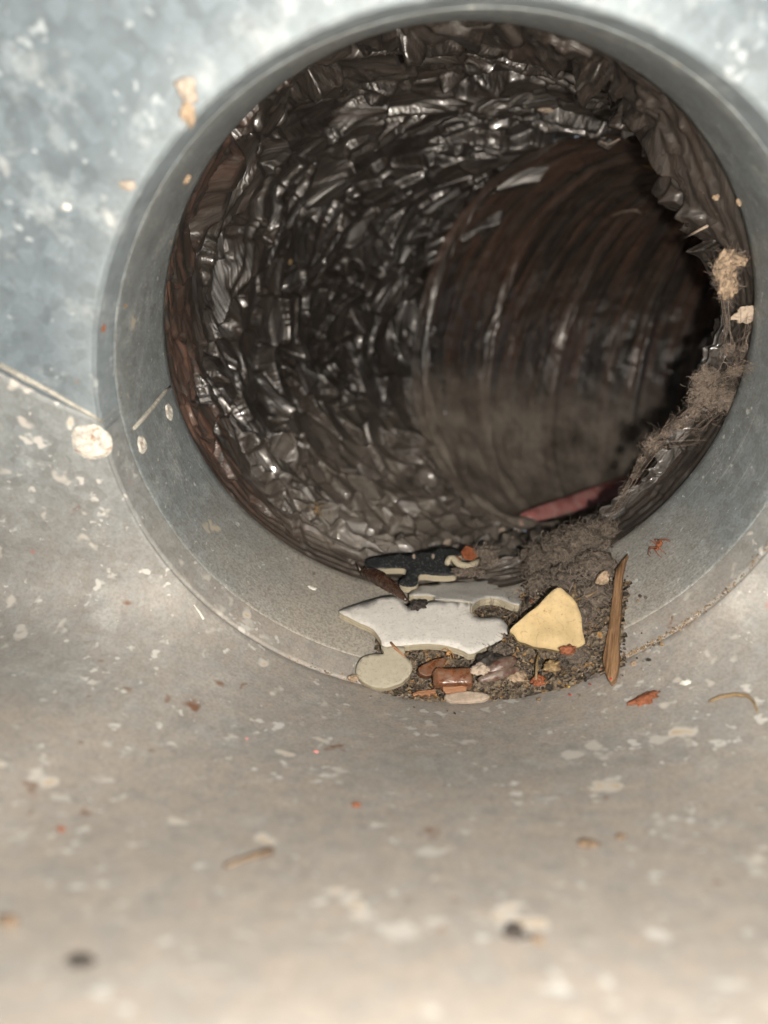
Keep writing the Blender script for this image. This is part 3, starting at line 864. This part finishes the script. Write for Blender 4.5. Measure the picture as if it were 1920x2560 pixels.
# splinter lying up the collar
sb, nb_ = lay(1528, 1690, .0032); st, nt_ = lay(1566, 1386, .0030)
ns = (nb_+nt_).normalized(); ax = (st-sb).normalized(); ns = (ns-ax*ns.dot(ax)).normalized()
vd = -Vector(FW); ns = (ns*.7+vd*.5); ns = (ns-ax*ns.dot(ax)).normalized()
spo = [(1568, 1383), (1564, 1398), (1556, 1432), (1553, 1480), (1550, 1540), (1547, 1600), (1548, 1640), (1544, 1675), (1538, 1700), (1528, 1708), (1519, 1695), (1510, 1668), (1507, 1640), (1513, 1612), (1521, 1570), (1527, 1520), (1533, 1465), (1538, 1425), (1543, 1418), (1552, 1405)]
spl = slab('wood_splinter', [on_plane(x, y, sb, ns) for x, y in spo], .0019, (M['wood'], M['wood']), ns, None, wob=.0007)
tag(spl, 'long orange brown wood splinter leaning up the right of the collar', 'splinter')

# red stick on the duct floor
ra, _ = hit(1340, 1292, FILM); rb, _ = hit(1500, 1232, FILM); ra = ra-V3(ray(1340, 1292))*.014; rb = rb-V3(ray(1500, 1232))*.022
axr = (rb-ra).normalized(); nr = (Vector((0, -.55, .8))); nr = (nr-axr*nr.dot(axr)).normalized()
rd = [(1303, 1283), (1330, 1271), (1420, 1241), (1500, 1212), (1560, 1190), (1615, 1171), (1624, 1180), (1604, 1204), (1560, 1232), (1510, 1256), (1460, 1273), (1400, 1288), (1345, 1303), (1307, 1313), (1300, 1300)]
red = slab('plastic_stick', [on_plane(x, y, ra+nr*.001, nr) for x, y in rd], .0018, (M['red'], M['pale']), nr, None, wob=.0004)
tag(red, 'faded red flat stick lying on the duct floor deep inside', 'stick')
dp = on_plane(1318, 1298, ra+nr*.0016, nr)
do = blob('white_spot', dp, (.0014, .0013, .0004), ((1, 0, 0), tuple(nr.cross(Vector((1, 0, 0)))), tuple(nr)), M['white'], None, .1)
bpy.context.view_layer.update()
do.parent = red; do.location = do.location-red.location

# pupa
a = np.array(on_z(904, 1428, -.0672)); b = np.array(on_z(1016, 1500, -.0632))
bm = bmesh.new(); N1, K = 46, 20; rows_ = []
ax = b-a; L = np.linalg.norm(ax); ax /= L; e1 = np.cross(ax, (0, 0, 1)); e1 /= np.linalg.norm(e1); e2 = np.cross(e1, ax)
for i in range(N1+1):
    t = i/N1
    r = .0025*(math.sin(math.pi*min(1, t*.86+.10))**.7)*(1-.25*t)+.0001
    if t < .1: r *= .5+5*t
    seg_ = abs(((t*9) % 1)-.5)*2; r *= 1-.13*(1-seg_)**3
    c = a+ax*L*t+e2*(.0016*math.sin(math.pi*t))
    rows_.append([bm.verts.new(c+r*(math.cos(q)*e1+math.sin(q)*e2)*(1+.05*noise.noise(Vector((q, t*20, 0))))) for q in np.linspace(0, 2*math.pi, K, endpoint=False)])
for p, q in zip(rows_, rows_[1:]):
    for k in range(K): bm.faces.new((p[k], p[(k+1) % K], q[(k+1) % K], q[k]))
bm.faces.new(rows_[0]); bm.faces.new(rows_[-1])
pup = recentre(bm_obj('insect_pupa', bm, M['pupa'])); tag(pup, 'dark brown segmented insect pupa lying on the puzzle piece corner', 'pupa')
tl = tube_obj('tail', [a, a-ax*.0015+e2*.001, a-ax*.002+e2*.003], [.0006, .0003, .0001], M['pupa']); tl.parent = pup; tl.location = tl.location-pup.location

# dried husk crumb at the pupa's foot
tag(blob('seed_husk', on_z(1045, 1512, -.0672), (.0024, .0015, .0012), ((1, .4, 0), (-.4, 1, 0), (0, 0, 1)), M['darkbit'], None, .6, 2.2, 4, 8.1), 'shrivelled dark crumb on the puzzle crease below the pupa', 'crumb')

# amber piece and chips at the front of the heap
am = empty('plastic_bead', on_z(1132, 1712, -.0735)); tag(am, 'translucent amber brown plastic piece at the front of the dirt', 'plastic piece')
def rbox(name, px, z, size, rot, mat, parent=None, bev=.25, tilt=0.0, wob=.0):
    c = V3(on_z(px[0], px[1], z))
    bm = bmesh.new(); bmesh.ops.create_cube(bm, size=1)
    for v in bm.verts: v.co = Vector((v.co.x*size[0], v.co.y*size[1], v.co.z*size[2]))
    bmesh.ops.bevel(bm, geom=bm.edges[:], offset=min(size)*bev, segments=3, affect='EDGES', profile=.6)
    bmesh.ops.subdivide_edges(bm, edges=[e for e in bm.edges if e.calc_length() > max(size)*.25], cuts=3, use_grid_fill=True)
    mt = Matrix.Rotation(rot, 4, 'Z') @ Matrix.Rotation(tilt, 4, 'X')
    for v in bm.verts:
        k = v.co.copy(); v.co = mt @ (v.co*(1+wob*noise.noise(k*400+Vector((px[0], 0, 0))))) + c
    g = None
    o = bm_obj(name, bm, mat)
    set_attr(o.data, 'grain', np.array([[(v.co-c).y, (v.co-c).x, (v.co-c).z] for v in o.data.vertices]))
    return child(o, parent) if parent is not None else recentre(o)
rbox('block', (1134, 1698), -.0708, (.0104, .0048, .0052), .04, M['amber'], am, .24, .5, .18)
slab('flange', spline([on_plane(x, y, on_z(1085, 1672, -.0708), (.1, -.45, .9)) for x, y in Z1([(470, 770), (500, 745), (560, 720), (610, 715), (600, 760), (560, 790), (520, 810), (480, 800)])], 3), .0026, (M['amber'], M['amber']), (.1, -.45, .9), am, wob=.0008)
tag(slab('wood_chip', [on_plane(x, y, on_z(1137, 1722, -.0712), (.05, -.55, .8)) for x, y in Z1([(592, 862), (640, 850), (712, 838), (722, 862), (716, 886), (668, 892), (612, 902), (600, 885)])], .0011, (M['chip'], M['chip']), (.05, -.55, .8), None, wob=.0008), 'pinkish wood chip resting against the amber piece', 'wood chip')
tag(slab('wood_chip', [on_plane(x, y, on_z(1058, 1731, -.0735), (0, -.3, .9)) for x, y in Z1([(436, 897), (470, 884), (520, 880), (556, 876), (558, 898), (532, 900), (528, 914), (505, 904), (488, 912), (470, 902), (445, 914)])], .0009, (M['chip'], M['chip']), (0, -.3, .9), None, wob=.0008), 'flat ragged wood chip between the round knob and the amber piece', 'wood chip')
tag(slab('cardboard_scrap', spline([on_z(x, y, -.0742) for x, y in ((1112, 1738), (1150, 1728), (1200, 1730), (1225, 1738), (1210, 1750), (1160, 1754), (1125, 1752))], 3), .0008, (M['pale'], M['pale']), (0, 0, 1)), 'greyish flat scrap on the metal below the amber piece', 'scrap')

# split husk
def shell(name, pa, pb, w, mat, parent, bend):
    a, b = V3(pa), V3(pb); d = b-a; L = d.length; d.normalize(); s_ = d.cross(Vector((0, -.5, 1))).normalized(); u_ = s_.cross(d)
    bm = bmesh.new(); rows_ = []
    for i in range(15):
        t = i/14; r = w*math.sin(math.pi*(.04+.92*t))**.7
        rows_.append([bm.verts.new(a+d*L*t+s_*(math.cos(q)*r)+u_*(math.sin(q)*r*.8+bend*math.sin(math.pi*t))) for q in np.linspace(-.4, math.pi+.4, 11)])
    for p, q in zip(rows_, rows_[1:]):
        for k in range(10): bm.faces.new((p[k], p[k+1], q[k+1], q[k]))
    o = bm_obj(name, bm, mat); m_ = o.modifiers.new('wall', 'SOLIDIFY'); m_.thickness = .0003
    return child(o, parent)
hk = empty('seed_husk', on_z(1255, 1680, -.071)); tag(hk, 'split reddish brown glossy seed husk below the yellow chip', 'seed husk')
shell('shell', on_z(1215, 1684, -.0685), on_z(1290, 1648, -.0672), .0017, M['husk'], hk, .0006)
shell('shell', on_z(1195, 1702, -.0695), on_z(1298, 1672, -.0680), .0013, M['husk'], hk, .0004)
for (x, y, z, r, m_, lb) in ((1202, 1672, -.0675, (.0026, .0018, .0008), 'pale', 'pale oval seed husk between the amber piece and the split husk'),
                            (1225, 1655, -.0685, (.0036, .0030, .0020), 'darkbit', 'black lump tucked under the corner of the puzzle piece'),
                            (1250, 1630, -.0685, (.0030, .0024, .0022), 'lint_core', 'dark lint ball between the puzzle piece and the yellow chip'),
                            (1420, 1625, -.0600, (.0020, .0012, .0012), 'rust', 'reddish crumb at the lower edge of the yellow chip'),
                            (1452, 1455, -.0610, (.0030, .0030, .0030), 'darkbit', 'dark bluish lump in the lint behind the yellow chip'),
                            (1290, 1690, -.0690, (.0026, .0018, .0010), 'tan', 'tan flake below the split husk'),
                            (1345, 1700, -.0695, (.0018, .0015, .0010), 'leaf', 'russet crumb in the dirt below the yellow chip'),
                            (1380, 1665, -.0660, (.0022, .0016, .0012), 'straw', 'mustard coloured crumb under the yellow chip'),
                            (884, 1695, -.0728, (.0014, .0010, .0008), 'tan', 'tan crumb beside the round puzzle knob')):
    o = blob('crumb', on_z(x, y, z), r, ((1, .3, 0), (-.3, 1, 0), (0, 0, 1)), M[m_], None, .55, 1.9, 4, x*.37)
    tag(o, lb, 'crumb')
nb = blob('nub', on_z(1505, 1450, -.0560), (.0018, .0014, .0028), ((1, .3, 0), (-.3, 1, 0), (.3, 0, 1)), M['tan'], None, .45, 1.8, 4, 2.2)
nb.name = 'bone_chip'; tag(nb, 'knobbly tan chip in the lint beside the splinter', 'chip')

# russet leaf scraps and curled card on the black puzzle piece
for (px, lb, tilt) in (([(1152, 1379), (1168, 1362), (1185, 1372), (1196, 1392), (1180, 1404), (1160, 1398)], 'russet leaf scrap standing on the black puzzle piece', .5),
                       ([(1130, 1400), (1142, 1386), (1154, 1396), (1150, 1412), (1136, 1412)], 'smaller russet leaf scrap left of the larger one', .3)):
    nn = np.array([.25, -tilt, .8]); p0 = on_z(*px[3], -.0700)
    tag(slab('leaf_scrap', [on_plane(x, y, p0, nn) for x, y in px], .0004, (M['leaf'], M['leaf']), nn, None, wob=.0012), lb, 'leaf scrap')
cu = [on_z(x, y, -.0688) for x, y in ((1117, 1410), (1122, 1398), (1134, 1398), (1150, 1412), (1168, 1416), (1186, 1410), (1198, 1398))]
tag(tube_obj('cardboard_curl', cu, [.0008, .0013, .0014, .0012, .0012, .0012, .0007], M['card_edge'], None, 8), 'curled beige cardboard strip under the russet leaf scraps', 'scrap')
fz = empty('lint_ball', on_z(1210, 1392, -.0735)); tag(fz, 'tan fibrous fluff ball right of the russet leaf scraps', 'lint')
c = np.array(on_z(1212, 1388, -.0705)); blob('felt', c, (.0040, .0030, .0028), XYZ, M['lint_core'], fz, .4, 2.2, 4, 9)
sd = []
for q in range(420):
    s0, d = in_ball(c, (.0044, .0034, .0032)); sd.append((s0, np.cross(d, rng.normal(size=3)), rng.uniform(.001, .004), rng.uniform(.5, 3)))
for q in range(200):
    s0, d = in_ball(on_z(1175, 1425, -.0695), (.0052, .0022, .0012)); sd.append((s0, np.cross(d, rng.normal(size=3)), rng.uniform(.001, .003), rng.uniform(.5, 3)))
fibres('fibres', sd, M['web'], fz, (.00005, .0001))
blob('felt', on_z(1172, 1428, -.0700), (.0050, .0022, .0012), XYZ, M['lint_core'], fz, .5, 2.2, 4, 4)

# straws and twigs
for (P, r, m_, lb) in (([(1432, 1495), (1438, 1460), (1440, 1425)], .00055, 'straw', 'upright straw standing in the lint behind the yellow chip'),
                       ([(1340, 1700), (1342, 1660), (1347, 1630)], .00040, 'straw', 'thin straw standing below the yellow chip'),
                       ([(1438, 1500), (1470, 1490), (1492, 1478)], .00040, 'straw', 'short straw slanting right of the upright one'),
                       ([(1392, 1337), (1405, 1328), (1424, 1306)], .00050, 'straw', 'straw tip sticking out of the top of the lint'),
                       ([(977, 1606), (990, 1622), (1014, 1643)], .00042, 'chip', 'thin wood sliver lying across the neck of the round knob'),
                       ([(1385, 1478), (1405, 1465), (1425, 1450)], .00030, 'straw', 'fine straw lying on the lint over the yellow chip')):
    z0 = {-1: 0}
    pts_ = []
    for k, (x, y) in enumerate(P):
        p, n = hit(x, y, ALL); d = V3(ray(x, y)); 
        pts_.append(p-d*(.0085 if m_ == 'straw' else .0105))
    tag(tube_obj('straw' if m_ == 'straw' else 'wood_sliver', pts_, [r*.8, r, r*.35], M[m_]), lb, 'straw' if m_ == 'straw' else 'splinter')
# curved stem and bits on the boot floor
def floor_pts(P, lift): return [hit(x, y)[0]+hit(x, y)[1]*lift for x, y in P]
tag(tube_obj('dry_stem', floor_pts([(1775, 1760), (1800, 1748), (1840, 1742), (1870, 1745), (1888, 1762), (1895, 1785)], .0007), [.0003, .0004, .0005, .0004, .0003, .0002], M['straw']), 'curved dry stem on the metal at the right edge', 'stem')
tag(tube_obj('fibre', floor_pts([(484, 1512), (498, 1532), (508, 1549)], .0003), [.00015, .0003, .00035], M['white']), 'thin whitish fibre on the metal left of the collar', 'fibre')
tag(tube_obj('dry_stem', floor_pts([(562, 2180), (600, 2165), (640, 2152), (680, 2140)], .0008), [.0002, .0003, .0004, .0006], M['brownbit']), 'blurred brown twig on the boot floor left of centre', 'stem')

# flat flakes and crumbs lying on the metal and the film: (px, py, size mm, elongation, material, label, category)
FLK = [(780, 1471, 1.5, 1.7, 'white', 'small white chip on the collar left of the puzzle piece', 'chip'),
       (1610, 1752, 3.2, 1.9, 'rust', 'rusty red flake on the metal below the splinter', 'flake'),
       (1715, 1707, 1.6, 1.5, 'white', 'white chip with rust beside the splinter foot', 'chip'),
       (1585, 1660, 1.3, 1.2, 'tan', 'tan crumb right of the splinter foot', 'crumb'),
       (1290, 2342, 2.2, 1.1, 'darkbit', 'blurred black crumb in the foreground right of centre', 'crumb'),
       (1345, 2356, 1.3, 1.3, 'brownbit', 'blurred brown crumb next to the black foreground crumb', 'crumb'),
       (205, 2412, 1.5, 1.7, 'darkbit', 'blurred black crumb in the lower left foreground', 'crumb'),
       (1470, 2115, 1.7, 1.7, 'brownbit', 'blurred brown crumb right of centre on the boot floor', 'crumb'),
       (1552, 2095, 1.2, 1.3, 'brownbit', 'smaller blurred brown crumb further right on the boot floor', 'crumb'),
       (890, 2015, 1.2, 1.3, 'rust', 'small rust crumb in the middle of the boot floor', 'crumb'),
       (20, 2310, 1.5, 1.5, 'brownbit', 'blurred brown bit at the left edge', 'crumb'),
       (617, 1847, 0.5, 1.2, 'red', 'tiny red crumb on the boot floor left of centre', 'crumb'),
       (790, 1880, .7, 1.6, 'red', 'tiny red sliver on the boot floor below the collar', 'crumb'),
       (152, 2075, .9, 1.4, 'rust', 'small blurred rust crumb near the left edge', 'crumb'),
       (470, 225, 3.4, 1.1, 'plaster', 'tan plaster crumb stuck on the wall above the opening', 'crumb'),
       (472, 285, 2.2, 1.5, 'tan', 'brown lower end of the plaster stuck on the wall', 'crumb'),
       (320, 463, 1.6, 1.8, 'plaster', 'small tan crumb stuck by the upper left of the collar', 'crumb'),
       (167, 517, 1.3, 1.1, 'white', 'white paint speck on the wall at upper left', 'speck'),
       (312, 765, 0.8, 1.0, 'straw', 'tiny yellow crumb on the left of the collar', 'crumb'),
       (257, 820, 0.9, 1.8, 'rust', 'rust spot on the left rim of the collar', 'crumb'),
       (465, 446, 1.6, 1.5, 'tan', 'tan crumb on the upper left collar edge', 'crumb'),
       (1253, 1326, 2.2, 1.5, 'pale', 'pinkish flake on the film above the lint', 'flake'),
       (1115, 1358, 2.6, 1.6, 'pale', 'pale flake on the film above the russet leaf scraps', 'flake'),
       (1365, 273, 2.4, 2.4, 'pale', 'pointed pale flake on the film near the top', 'flake'),
       (1625, 415, 2.4, 2.0, 'straw', 'brown scale on the film at upper right', 'flake'),
       (725, 655, 1.6, 1.4, 'straw', 'small yellowish crumb on the crumpled film at left', 'crumb'),
       (1790, 492, 1.2, 1.3, 'tan', 'tan crumb at the upper right collar edge', 'crumb'),
       (1850, 505, 1.3, 1.3, 'tan', 'tan crumb on the collar right of the dark gap', 'crumb')]
for (x, y, sz, el, m_, lb, ct) in FLK:
    p, n = hit(x, y, ALL)
    sz *= .0005; a_ = V3(RT)+V3(UP)*random.uniform(-.7, .7)
    if (x, y) in ((470, 225), (472, 285)): a_ = V3(UP)
    a_ = (a_-n*a_.dot(n)).normalized(); b_ = n.cross(a_)
    o = blob('flake' if ct in ('flake', 'chip') else 'crumb', p+n*sz*.35, (sz*el, sz, sz*(.35 if ct in ('flake', 'chip', 'speck') else .7)), (a_, b_, n), M[m_], None, .6, 1.8, 4, x*.11)
    tag(o, lb, ct)

# dead spiders and the dried insect
def bug(px, py, tree, size, mat, lb, cat, nlegs=8, lift=.0):
    p, n = hit(px, py, tree); p = p+n*lift
    e1 = n.orthogonal().normalized(); e2 = n.cross(e1)
    t = empty('dead_spider' if cat == 'spider' else 'dried_insect', p); tag(t, lb, cat)
    blob('abdomen', p+n*size*.35-e1*size*.25, (size*.34, size*.24, size*.22), (e1, e2, n), mat, t, .15, 2, 3)
    blob('head', p+n*size*.35+e1*size*.15, (size*.2, size*.17, size*.15), (e1, e2, n), mat, t, .15, 2, 3)
    for k in range(nlegs):
        sd_ = 1 if k % 2 else -1; f = (k//2)/(max(1, nlegs//2-1))-.5
        d = (e2*sd_+e1*f*1.9+V3(rng.normal(0, .25, 3))).normalized()
        b0 = p+n*size*.35+e1*f*size*.3
        tube_obj('leg', [b0, b0+d*size*.45+n*size*.45, b0+d*size*.85+n*size*.1, b0+d*size*.95-n*size*.28], [size*.05, size*.045, size*.035, size*.02], mat, t, 5)
    return t
bug(785, 1272, FILM, .0034, M['straw'], 'straw coloured dead spider curled on the lower left film', 'spider')
bug(1652, 1372, METAL, .0034, M['rust'], 'thin legged brown dead spider on the right of the collar', 'spider')
bug(1124, 1664, ALL, .0026, M['insect'], 'golden dried insect on the dirt under the puzzle piece edge', 'insect', 6, .0050)

# threads hanging across the duct at upper right
for (P, r, lb) in (([(1700, 600), (1730, 585), (1768, 565)], .00035, 'dusty thread slanting across the dark gap at right'),
                   ([(1530, 540), (1560, 528), (1590, 525), (1612, 540)], .00025, 'curved pale thread on the ribbed duct wall'),
                   ([(1500, 352), (1520, 362), (1548, 348)], .00030, 'short curled thread below the top film fold')):
    pts_ = [hit(x, y, FILM)[0]-V3(ray(x, y))*.004 for x, y in P]
    tag(tube_obj('thread', pts_, r, M['pale']), lb, 'thread')
